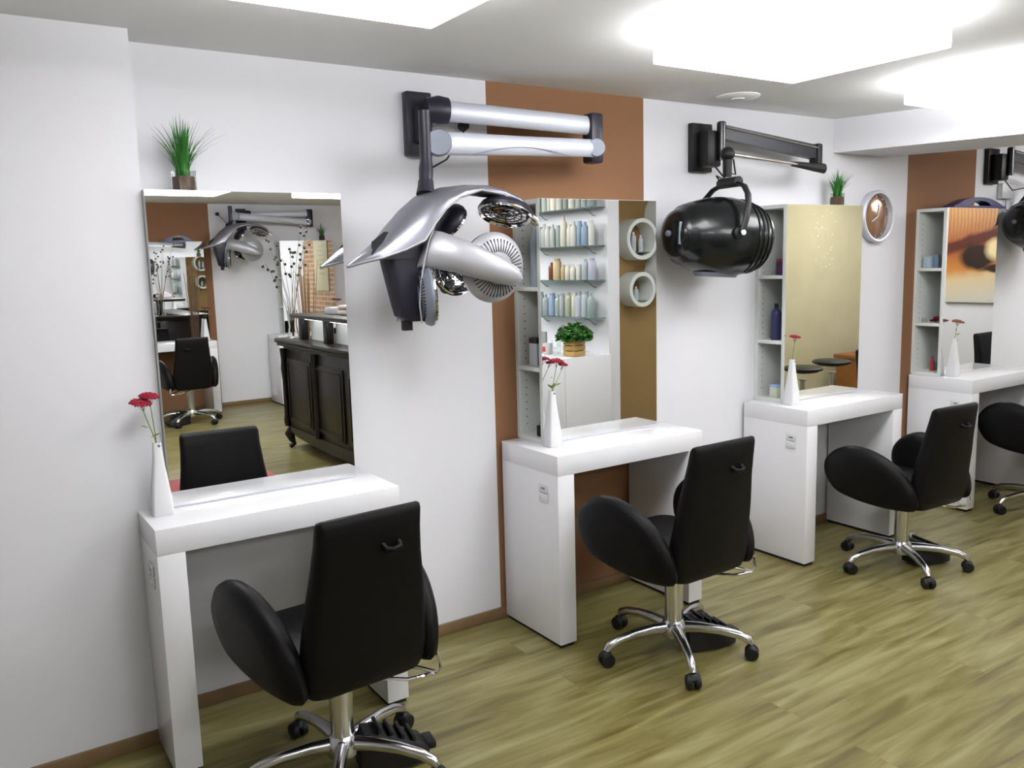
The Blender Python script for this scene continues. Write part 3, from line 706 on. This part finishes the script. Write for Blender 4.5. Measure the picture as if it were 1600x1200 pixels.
blue_arch(2.3, 2.62, YF+.155, CZ1+.0605, 'dark blue arched panel on the mirror cabinet across the room')

# ================================================================ CLOCK
t = thing('wall_clock', 'round silver-rimmed wall clock beside the third mirror', 'clock', (4.857, 0, 1.768))
fm = frame_to((0, -1, 0), (0, 0, 0))
MB().lathe([(.125, 0.0), (.147, .004), (.15, .035), (.143, .044), (.132, .042), (.130, .020), (.129, .012)], 48, fm, cap=False).build('rim', M_alu, t)
M_clock = mat('clock_face_bronze', col(150, 118, 96), .12, .6, noise=.06, nscale=6)
MB().lathe([(0.001, .028), (.05, .0265), (.09, .022), (.129, .012)], 48, fm, cap=False).build('dial', M_clock, t)
hn = MB(); hn.tube([(0, -.031, 0), (.02, -.029, .075)], .003, 6); hn.tube([(0, -.031, 0), (-.055, -.031, -.03)], .004, 6); hn.build('hands', M_ceramic, t)
tk_ = MB()
for k in range(12):
    a = k*PI/6; u = Vector((math.cos(a), 0, math.sin(a))); tk_.tube([u*.108+Vector((0, -.019, 0)), u*.12+Vector((0, -.017, 0))], .002, 4)
tk_.build('hour_marks', M_ceramic, t)

# ================================================================ SHELF ITEMS IN THE CABINETS
MC = {}
def cmat(r, g, b, rough=.35):
    k = (r, g, b)
    if k not in MC: MC[k] = mat('bottle_%d_%d_%d' % k, col(r, g, b), rough, noise=.04, nscale=40)
    return MC[k]
def bottle(loc, h, r, c, label, group=None, capc=None, shape=0, cat='bottle', name='bottle'):
    t = thing(name, label, cat, loc, random.uniform(0, 1), group)
    if shape == 0: p = [(r*.9, 0), (r, .004), (r, h*.72), (r*.85, h*.8), (r*.4, h*.86), (r*.38, h*.875)]
    else: p = [(r*.9, 0), (r, .004), (r*.97, h*.8), (r*.8, h*.86), (r*.75, h*.875)]
    MB().lathe(p, 14).build('bottle_body', cmat(*c), t)
    rc = r*(.4 if shape == 0 else .72)
    MB().lathe([(rc, h*.876), (rc, h*.99), (rc*.8, h)], 12).build('cap', cmat(*(capc or c)), t)
    return t
def boxy(loc, dx, dy, dz, c, label, cat='box', name='carton', group=None, lid=None):
    t = thing(name, label, cat, loc, random.uniform(-.15, .15), group)
    MB().box(-dx/2, dx/2, -dy/2, dy/2, 0, dz*(.8 if lid else 1), bev=.003).build('carton_body', cmat(*c), t)
    if lid: MB().box(-dx/2, dx/2, -dy/2, dy/2, dz*.8+.0002, dz, bev=.003).build('lid', cmat(*lid), t)
    return t
S0, S1, S2 = CZ0+.0182, 1.1212, 1.4572      # bottom board, lower shelf, upper shelf tops
bottle((2.362, -.10, S2), .27, .024, (176, 192, 204), 'tall pale blue bottle on the upper shelf of the second cabinet')
bottle((2.40, -.07, S2), .20, .022, (150, 165, 178), 'shorter blue grey bottle on the upper shelf of the second cabinet')
boxy((2.365, -.09, S1), .05, .05, .12, (206, 208, 216), 'white and grey hair clipper box on the second cabinet lower shelf', lid=(48, 48, 60))
bottle((2.36, -.145, S1), .075, .02, (40, 38, 48), 'small dark jar on the second cabinet lower shelf', shape=1, cat='jar', name='jar')
t = thing('hair_clipper', 'small black hair clipper at the bottom of the second cabinet', 'clipper', (2.35, -.13, S0))
MB().box(-.014, .014, -.02, .02, 0, .05, bev=.006).build('clipper_body', M_black, t); MB().box(-.012, .012, -.018, -.002, .0502, .07, bev=.003).build('blade', M_grey, t)
boxy((3.935, -.10, S2), .03, .06, .085, (84, 48, 92), 'small purple box on the upper shelf of the third cabinet', lid=(140, 60, 66))
bottle((3.892, -.10, S1), .19, .027, (48, 52, 92), 'dark blue bottle on the lower shelf of the third cabinet', capc=(30, 32, 70))
boxy((3.895, -.115, S0), .07, .05, .07, (206, 212, 190), 'small pale carton with blue stripes at the bottom of the third cabinet', lid=(150, 176, 214))
boxy((5.345, -.06, S2), .03, .05, .07, (170, 184, 196), 'pale grey carton on the upper shelf of the far right cabinet')
boxy((5.385, -.09, S2), .034, .04, .078, (120, 140, 164), 'blue grey carton on the upper shelf of the far right cabinet')
boxy((5.425, -.07, S2), .03, .05, .066, (150, 164, 176), 'third small carton on the upper shelf of the far right cabinet')
t = thing('hair_brush', 'black and red hair brush lying in the far right cabinet', 'brush', (5.40, -.09, S1))
MB().tube([(-.05, 0, .012), (.0, 0, .014)], .007, 8).build('handle', M_black, t); MB().tube([(.0, 0, .018), (.05, 0, .02)], .017, 12).build('brush_head', cmat(120, 30, 34), t)
bottle((5.385, -.09, S0), .09, .013, (170, 60, 60), 'small red bottle at the bottom of the far right cabinet', capc=(70, 74, 70))
bottle((5.43, -.09, S0), .05, .012, (90, 110, 90), 'tiny green jar at the bottom of the far right cabinet', shape=1, cat='jar', name='jar')
bottle((5.33, -.06, S1), .03, .014, (150, 150, 140), 'low grey pot beside the hair brush', shape=1, cat='jar', name='jar')

# ================================================================ DISPLAY WALL SEEN IN THE SECOND MIRROR
XW = 4.5
def glass_shelf(z, y0, y1, label):
    t = thing('glass_shelf', label, 'shelf', (XW, (y0+y1)/2, z), 0, 'glass shelves on the partition wall')
    L = (y1-y0)/2
    MB().box(-.15, -.002, -L, L, -.005, 0, bev=.001).build('pane', M_gshelf, t)
    for y in (-L+.12, L-.12):
        MB().tube([(-.002, y, -.06), (-.03, y, -.055), (-.07, y, -.02), (-.12, y, -.0085)], .0035, 6).build('bracket', M_grey, t)
zs = [1.955, 1.67, 1.41, 1.122]
nms = ['top', 'second', 'third', 'lowest']
for z, nm in zip(zs, nms): glass_shelf(z, -3.25, -2.39, nm+' glass shelf of bottles, reflected in the second mirror')
pal = [(176, 184, 178), (188, 190, 184), (150, 162, 160), (204, 204, 196), (166, 174, 178), (210, 206, 192)]
rows = [
 [(.30, .026, 0), (.29, .026, 1), (.30, .028, 2), (.27, .022, 3), (.30, .027, 5), (.28, .026, 3), (.29, .02, 2), (.30, .028, 1), (.28, .026, 0), (.30, .024, 4), (.29, .026, 2)],
 [(.16, .022, 0), (.17, .024, 4), (.19, .024, 0), (.17, .024, 1), (.18, .02, 0), (.17, .02, 2), (.24, .024, 5), (.17, .024, 5), (.19, .024, 3), (.19, .02, 'b'), (.18, .026, 'B'), (.19, .02, 3)],
 [(.14, .024, 'r'), (.17, .03, 'o'), (.12, .02, 'o'), (.12, .02, 5), (.12, .02, 5), (.12, .02, 3), (.16, .026, 4), (.165, .026, 'v')],
 [(.17, .022, 1), (.19, .025, 4), (.17, .024, 4), (.18, .028, 'B'), (.17, .022, 0), (.18, .022, 4), (.19, .026, 'g'), (.19, .026, 5), (.2, .028, 'v'), (.2, .028, 4), (.19, .025, 2)]]
spec = {'b': (132, 156, 178), 'B': (136, 156, 180), 'r': (120, 70, 52), 'o': (186, 166, 130), 'v': (176, 178, 192), 'g': (176, 180, 156)}
cn = {0: 'grey green', 1: 'pale grey', 2: 'sage grey', 3: 'off white', 4: 'silver grey', 5: 'cream', 'b': 'sky blue', 'B': 'wide blue', 'r': 'amber red', 'o': 'honey coloured', 'v': 'lilac white', 'g': 'yellow green'}
for row, z, nm in zip(rows, zs, nms):
    n = len(row); y0, y1 = -3.2, -2.46
    if nm == 'third': y0 = -2.96
    seen = {}
    for i, (h, r, c) in enumerate(row):
        y = y0+(y1-y0)*i/(n-1); cc = spec[c] if c in spec else pal[c]
        d = cn[c]
        lb = '%s bottle, %s from the left on the %s glass shelf' % (d, ['first', 'second', 'third', 'fourth', 'fifth', 'sixth', 'seventh', 'eighth', 'ninth', 'tenth', 'eleventh', 'twelfth'][i], nm)
        bottle((XW-.085+random.uniform(-.012, .012), y, z), h, r*1.2, cc, lb, 'bottles on the %s glass shelf' % nm, shape=i % 2)
# narrow warm spot lamps washing the bottle wall
for y in (-3.1, -2.55):
    t = thing('spot_lamp', 'small round warm ceiling spot over the %s half of the glass shelves' % ('left' if y < -3 else 'right'), 'lamp', (4.15, y, H), 0, 'ceiling spots above the glass shelves')
    MB().lathe([(.045, -.02), (.045, 0)], 24).build('ring', M_chrome, t)
    MB().lathe([(.001, -.0205), (.036, -.0205), (.036, -.024), (.001, -.024)], 24, cap=False).build('bulb', M_warm, t)
# white low cabinet
t = thing('low_cabinet', 'white two-door low cabinet below the glass shelves', 'cabinet', (4.27, -2.84, 0))
MB().box(-.21, .229, -.52, .5, .05, .845, bev=.003).build('cabinet_body', M_white, t)
MB().box(-.19, .2, -.5, .48, 0, .0498).build('plinth', M_dark, t)
for y0, y1 in ((-.515, -.012), (-.008, .495)): MB().box(-.228, -.2105, y0, y1, .055, .84, bev=.002).build('door', M_white, t)
# plant in wooden crate
t = thing('herb_crate', 'leafy green herb in a pale wooden crate on the low cabinet', 'plant', (4.21, -2.425, .8455), math.radians(-10))
cr = MB()
for z in (.004, .046, .088):
    for y in (-.055, .047): cr.box(-.064, .064, y, y+.008, z, z+.036, bev=.001)
    for x in (-.064, .056): cr.box(x, x+.008, -.046, .046, z, z+.036, bev=.001)
cr.box(-.055, .055, -.046, .046, 0, .0035)
for x in (-.055, .043):
    for y in (-.046, .034): cr.box(x, x+.012, y, y+.012, .0036, .12)
cr.build('crate', M_wood, t)
MB().box(-.042, .042, -.033, .033, .004, .11, bev=.004).build('soil', M_soil, t)
lf = MB(); random.seed(5)
for i in range(420):
    a = random.uniform(0, 2*PI); rr = .135*math.sqrt(random.random()); zz = .12+random.random()*.145*(1-(rr/.17)**2)
    c = Vector((rr*math.cos(a), rr*math.sin(a), zz)); e = Euler((random.uniform(-.8, .8), random.uniform(-.8, .8), random.uniform(0, 6.3)))
    vs = [Vector(v) for v in ((0, -.022, 0), (.012, -.004, .004), (.010, .012, .003), (0, .024, -.003), (-.010, .012, .003), (-.012, -.004, .004))]
    for v in vs: v.rotate(e)
    lf.add([c+v for v in vs], [(0, 1, 2), (0, 2, 3), (0, 3, 4), (0, 4, 5)])
lf.build('foliage', M_leaf, t)
sm = MB()
for i in range(14):
    a = i*.9; sm.tube([(.01*math.cos(a), .01*math.sin(a), .10), (.06*math.cos(a), .06*math.sin(a), .22)], .0015, 5)
sm.build('stems', M_stem, t)
boxy((4.18, -2.79, .8455), .02, .10, .17, (150, 150, 150), 'grey standing card display on the low cabinet', 'card display', 'card_display')
t = thing('mug', 'white mug with a red patch on the low cabinet', 'mug', (4.16, -2.70, .8455))
MB().lathe([(.03, 0), (.034, .004), (.036, .085), (.032, .085), (.03, .01)], 20).build('mug_body', M_ceramic, t)
MB().box(-.0375, -.034, -.018, .018, .02, .06, bev=.002).build('red_patch', cmat(200, 70, 50), t)
for y, lb in ((-2.64, 'clear water glass left of the herb crate'), (-2.57, 'clear water glass close beside the herb crate')):
    t = thing('water_glass', lb, 'glass', (4.2, y, .8455)); MB().lathe([(.026, 0), (.03, .004), (.034, .11), (.031, .11), (.027, .01), (.001, .01)], 20, cap=False).build('tumbler', M_glass, t)
# ring shelves on brown wall
def ring_shelf(x, z, r, label):
    t = thing('ring_shelf', label, 'shelf', (x, -2.65, z), 0, 'round white shelves on the brown wall')
    m = frame_to((0, 1, 0), (0, 0, 0))
    MB().lathe([(r, .001), (r, .16), (r-.003, .163), (r-.03, .163), (r-.033, .16), (r-.033, .001)], 48, m, cap=False).build('ring', M_shelfw, t)
    hw = math.sqrt((r-.034)**2-(r*.62)**2)
    MB().box(-hw, hw, .01, .15, -r*.62-.006, -r*.62).build('inner_shelf', M_gshelf, t)
    return -r*.62
for x, z, r, lb, bs in ((4.965, 1.715, .165, 'upper round white ring shelf holding two bottles, on the brown wall', [(-.035, .16, .021, 'tall pale bottle in the upper ring shelf'), (.04, .135, .02, 'short pale bottle in the upper ring shelf')]),
    (4.965, 1.315, .14, 'lower round white ring shelf holding one bottle', [(-.01, .11, .019, 'small two-tone bottle in the lower ring shelf')]),
    (5.33, 1.90, .20, 'ring shelf at the top right of the brown wall, cut by the mirror edge', []),
    (5.33, 1.46, .20, 'ring shelf at the lower right of the brown wall, cut by the mirror edge', [])):
    dz = ring_shelf(x, z, r, lb)
    for dx, h, rr, l2 in bs: bottle((x+dx, -2.65+.09, z+dz+.0005), h, rr, (196, 206, 214), l2, capc=(236, 236, 236))

# ================================================================ STOOLS, WOOD PANEL, PICTURE (third and fourth mirror)
def stool(loc, label, h=.6):
    t = thing('round_stool', label, 'stool', loc, random.uniform(0, 1), 'black round stools by the plaster wall')
    MB().lathe([(.05, h-.05), (.12, h-.04), (.165, h-.02), (.17, h-.005), (.15, h+.005), (.08, h+.012)], 32).build('seat', M_black, t)
    MB().lathe([(.045, h-.1), (.02, h-.12), (.018, .09)], 20).build('column', M_chrome, t)
    for k in range(5):
        a = 2*PI*k/5; u = Vector((math.cos(a), math.sin(a), 0)); lg = MB().tube([Vector((0, 0, .09)), u*.1+Vector((0, 0, .085)), u*.22+Vector((0, 0, .06))], [.02, .016, .012], 10).build('leg', M_chrome, t)
        MB().ball(u*.22+Vector((0, 0, .025)), .025, 10).build('caster', M_black, lg)
stool((6.37, -2.02, 0), 'left black round stool mirrored above the third desk')
stool((6.93, -2.14, 0), 'right black round stool mirrored above the third desk')
t = thing('wooden_bench', 'honey brown wooden bench end by the plaster wall', 'bench', (8.18, -2.55, 0))
M_honey = mat('honey_wood', col(150, 96, 48), .45, noise=.2, nscale=12)
MB().box(-.35, .38, -.22, .2, .5, .54, bev=.005).build('bench_top', M_honey, t)
for x in (-.33, .34): MB().box(x, x+.03, -.2, .18, 0, .4998, bev=.004).build('bench_side', M_honey, t)
MB().box(-.30, .34, .0, .02, .1, .4, bev=.003).build('rail', M_honey, t)
def eye_picture():
    t = thing('eye_picture', 'large unframed brown close-up picture of an eye on the end wall', 'picture', (XR, -1.60, 0))
    m = bpy.data.materials.new('eye_print'); m.use_nodes = True; nt = m.node_tree; L = nt.links.new; p = nt.nodes['Principled BSDF']; p.inputs['Roughness'].default_value = .45
    tc = nt.nodes.new('ShaderNodeTexCoord'); sp = nt.nodes.new('ShaderNodeSeparateXYZ'); L(tc.outputs['Object'], sp.inputs[0])
    def M(op, a, b=0.0, c=None, clamp=False):
        n = nt.nodes.new('ShaderNodeMath'); n.operation = op; n.use_clamp = clamp
        for k, x in enumerate((a, b) if c is None else (a, b, c)):
            if isinstance(x, (int, float)): n.inputs[k].default_value = x
            else: L(x, n.inputs[k])
        return n.outputs[0]
    nz = nt.nodes.new('ShaderNodeTexNoise'); nz.inputs['Scale'].default_value = 6; L(tc.outputs['Object'], nz.inputs['Vector'])
    wob = M('MULTIPLY', M('SUBTRACT', nz.outputs['Fac'], .5), .10)
    u = M('ADD', M('DIVIDE', M('ADD', sp.outputs[1], .44), .49), wob)
    v = M('ADD', M('DIVIDE', M('SUBTRACT', 1.93, sp.outputs[2]), .87), wob)
    cr = nt.nodes.new('ShaderNodeValToRGB'); e = cr.color_ramp.elements
    e[0].position = 0; e[0].color = col(172, 124, 78); e[1].position = 1; e[1].color = col(206, 200, 186)
    for po, c in ((.2, (160, 104, 62)), (.45, (150, 80, 42)), (.66, (196, 128, 62)), (.78, (212, 190, 150))): k = e.new(po); k.color = col(*c)
    L(M('ADD', v, M('MULTIPLY', u, .07)), cr.inputs[0]); cur = cr.outputs[0]
    def layer(mask, c):
        nonlocal cur
        mx = nt.nodes.new('ShaderNodeMix'); mx.data_type = 'RGBA'; L(mask, mx.inputs[0]); L(cur, mx.inputs[6]); mx.inputs[7].default_value = col(*c); cur = mx.outputs[2]
    def ell(a, b, rx, ry, k=3.0):
        dx = M('DIVIDE', M('SUBTRACT', u, a), rx); dy = M('DIVIDE', M('SUBTRACT', v, b), ry)
        d = M('SQRT', M('ADD', M('MULTIPLY', dx, dx), M('MULTIPLY', dy, dy)))
        return M('MULTIPLY', M('SUBTRACT', 1.0, d), k, clamp=True)
    # streaks of hair at the top
    wv = nt.nodes.new('ShaderNodeTexWave'); wv.bands_direction = 'Y'; wv.inputs['Scale'].default_value = 9; wv.inputs['Distortion'].default_value = 3; L(tc.outputs['Object'], wv.inputs['Vector'])
    layer(M('MULTIPLY', wv.outputs['Fac'], M('MULTIPLY', M('SUBTRACT', .3, v), 2.2, clamp=True), clamp=True), (206, 160, 108))
    band = M('SUBTRACT', v, M('SUBTRACT', .41, M('MULTIPLY', u, .17)))
    layer(M('MULTIPLY', M('SUBTRACT', .085, M('ABSOLUTE', band)), 22.0, clamp=True), (84, 34, 24))
    layer(ell(.62, .50, .42, .17, 3), (38, 20, 14)); layer(ell(1.15, .64, .55, .055, 3), (44, 24, 20)); layer(ell(1.5, .45, .5, .22, 2.5), (60, 36, 26))
    layer(ell(.95, .42, .24, .15, 1.8), (228, 208, 160))
    L(cur, p.inputs['Base Color'])
    MB().box(-.03, 0, -.44, .44, 1.055, 2.0).build('canvas', m, t)
    MB().box(-.028, -.001, -.442, .442, 1.050, 1.0545).build('lower_edge', M_grey, t)
    return t
eye_picture()

# ================================================================ DARK ANTIQUE COUNTER (in the first mirror)
t = thing('antique_counter', 'dark carved wooden counter with lit niches, reflected in the nearest mirror', 'counter', (2.70, -3.55, 0))
y0, y1 = -1.04, 1.05
MB().box(0, .62, y0, y1, .16, .90, bev=.006).build('carcass', M_darkwood, t)
for i in range(3):
    a = y0+.10+i*.66
    MB().box(-.014, -.0005, a, a+.56, .24, .80, bev=.006).build('front_panel', M_darkwood, t)
    mo = MB()
    mo.box(-.022, -.0142, a+.03, a+.53, .265, .285, bev=.003); mo.box(-.022, -.0142, a+.03, a+.53, .755, .775, bev=.003)
    mo.box(-.022, -.0142, a+.03, a+.05, .286, .754, bev=.003); mo.box(-.022, -.0142, a+.51, a+.53, .286, .754, bev=.003); mo.build('panel_moulding', M_darkwood, t)
for i, y in enumerate((y0+.02, y0+.75, y1-.08)):
    MB().lathe([(.022, .2), (.03, .25), (.022, .3), (.02, .6), (.028, .7), (.022, .78), (.03, .88)], 16, Matrix.Translation((-.02, y+.03, 0))).build('pilaster', M_darkwood, t)
MB().box(-.045, .66, y0-.04, y1+.04, .9002, .925, bev=.01).build('moulding', M_darkwood, t)
MB().box(-.06, .68, y0-.055, y1+.055, .9252, .965, bev=.014).build('worktop', M_darkwood, t)
sc_ = MB(); oc = [Vector((-.012, y0+.10, .16)), Vector((-.012, y0+.25, .13)), Vector((-.012, y0+.45, .12)), Vector((-.012, (y0+y1)/2, .105)), Vector((-.012, y1-.45, .12)), Vector((-.012, y1-.25, .13)), Vector((-.012, y1-.10, .16)), Vector((-.012, y1-.1, .2)), Vector((-.012, y0+.1, .2))]
sc_.loft([oc, [p+Vector((.011, 0, 0)) for p in oc]], smooth=False).build('apron', M_darkwood, t)
for x, y in ((.03, y0+.05), (.03, y1-.05), (.56, y0+.05), (.56, y1-.05)):
    sx = -1 if x < .3 else 1; s2 = -1 if y < 0 else 1
    MB().tube([(x, y, .165), (x+sx*.03, y+s2*.02, .12), (x+sx*.015, y+s2*.01, .07), (x-sx*.002, y, .035), (x+sx*.03, y+s2*.02, .012)], [.05, .045, .028, .018, .024], 14).build('cabriole_leg', M_darkwood, t)
# raised gallery with lit niches
MB().box(.0, .40, -.83, y1, 1.148, 1.183, bev=.008).build('gallery_top', M_darkwood, t)
for y in (-.70, -.15, .40, .95): MB().box(.04, .10, y-.035, y+.035, .9655, 1.1478, bev=.003).build('gallery_post', M_darkwood, t)
for y in (-.665, -.115, .435):
    MB().box(.12, .13, y+.002, y+.478, .966, 1.1475).build('niche_back', M_shelfw, t)
    MB().box(.05, .075, y+.06, y+.42, 1.139, 1.1475).build('niche_light', M_niche, t)
# tall branches with dark berries in a glass vase
t = thing('berry_branches', 'tall branches with black berries in a clear glass vase on the counter', 'plant', (2.76, -4.48, .9655))
MB().lathe([(.04, 0), (.05, .005), (.035, .1), (.045, .24), (.042, .24), (.032, .1), (.045, .01), (.001, .01)], 24, cap=False).build('glass_vase', M_glass, t)
random.seed(21); br = MB(); be = MB()
for i in range(11):
    a = random.uniform(0, 2*PI); ln = random.uniform(.55, 1.0); sp_ = random.uniform(.08, .26)
    pts = [Vector((sp_*u**1.5*math.cos(a)+random.uniform(-.008, .008), sp_*1.2*u**1.5*math.sin(a), .02+ln*u)) for u in arc(0, 1, 6)]
    br.tube(pts, [.003, .0028, .0025, .002, .0016, .001], 6)
    for k in range(4):
        p = pts[5-(k//2)]+Vector((random.uniform(-.03, .03), random.uniform(-.03, .03), random.uniform(-.05, .03))); be.ball(p, .013, 8); br.tube([pts[5-(k//2)], p], .001, 4)
br.build('branches', cmat(96, 84, 62), t); be.build('berries', M_black, t)
t = thing('reed_bunch', 'thick bunch of dried brown reeds standing behind the counter end', 'plant', (3.05, -4.95, 0))
MB().lathe([(.09, 0), (.10, .01), (.12, .5), (.11, .5), (.09, .02)], 24).build('floor_vase', M_darkwood, t)
rd = MB()
for i in range(26):
    a = random.uniform(0, 2*PI); q = random.uniform(0, .07); ln = random.uniform(.8, 1.15)
    rd.tube([(q*math.cos(a), q*math.sin(a), .45), (q*1.4*math.cos(a), q*1.4*math.sin(a), .5+ln*.5), (q*2.4*math.cos(a), q*2.4*math.sin(a), .5+ln)], .003, 5)
rd.build('reeds', cmat(118, 92, 62), t)
boxy((2.93, -3.93, 1.1855), .12, .20, .05, (176, 172, 178), 'light grey card holder on the counter gallery', 'card holder', 'card_holder')
t = thing('folded_towel', 'cream folded towel on the counter gallery', 'towel', (2.95, -3.66, 1.1855))
MB().box(-.08, .08, -.11, .11, 0, .04, bev=.018).build('lower_fold', cmat(206, 196, 186), t); MB().box(-.075, .075, -.10, .09, .0402, .075, bev=.016).build('upper_fold', cmat(190, 170, 160), t)
t = thing('black_bowl', 'shallow black bowl on the counter gallery', 'bowl', (2.93, -3.36, 1.1855))
MB().lathe([(.05, 0), (.10, .02), (.13, .045), (.125, .045), (.09, .022), (.001, .008)], 28, cap=False).build('bowl_body', M_black, t)
MB().lathe([(.035, -.001), (.045, .004)], 20).build('foot', M_black, t)
# red low bench in front of camera side
t = thing('red_bench', 'low red upholstered bench, a strip of it mirrored behind the nearest chair', 'bench', (1.3, -2.12, 0))
MB().box(-.55, .45, -.16, .16, .33, .41, bev=.02).build('cushion', M_redfab, t)
for x in (-.5, .4):
    for y in (-.12, .12): MB().box(x-.015, x+.015, y-.015, y+.015, 0, .3298).build('leg', M_black, t)
# poster on bricks, retail items
t = thing('cream_poster', 'tall cream poster hanging on the brick wall', 'poster', (4.5, -5.95, 0))
MB().box(-.012, 0, -.24, .24, 1.25, 2.1, bev=.002).build('sheet', M_cream, t)
tx = MB()
for k in range(9): tx.box(-.0135, -.0122, -.12, .12*(1-.3*(k % 3)), 1.95-k*.06, 1.965-k*.06)
tx.build('faint_print', cmat(190, 180, 140), t)

t = thing('sparkle_swirl', 'swirl of tiny stones coloured white as sparkles on the golden plaster wall', 'wall decoration', (7.8, -2.9, 1.7))
random.seed(3); sp = MB()
for k in range(46):
    a = k*.33; r_ = .10+.007*k*.9; q = Vector((r_*math.cos(a)*.62+random.uniform(-.02, .02), -.004, r_*math.sin(a)*.9+random.uniform(-.02, .02)))
    sp.ball(q, random.uniform(.006, .011), 6, (1, .6, 1))
o = sp.build('stones', mat('white_sparkle_stones', (1, 1, 1, 1), .3, noise=.002, nscale=2), t); o['kind'] = 'stuff'  # plain white colour imitates light glinting off the stones
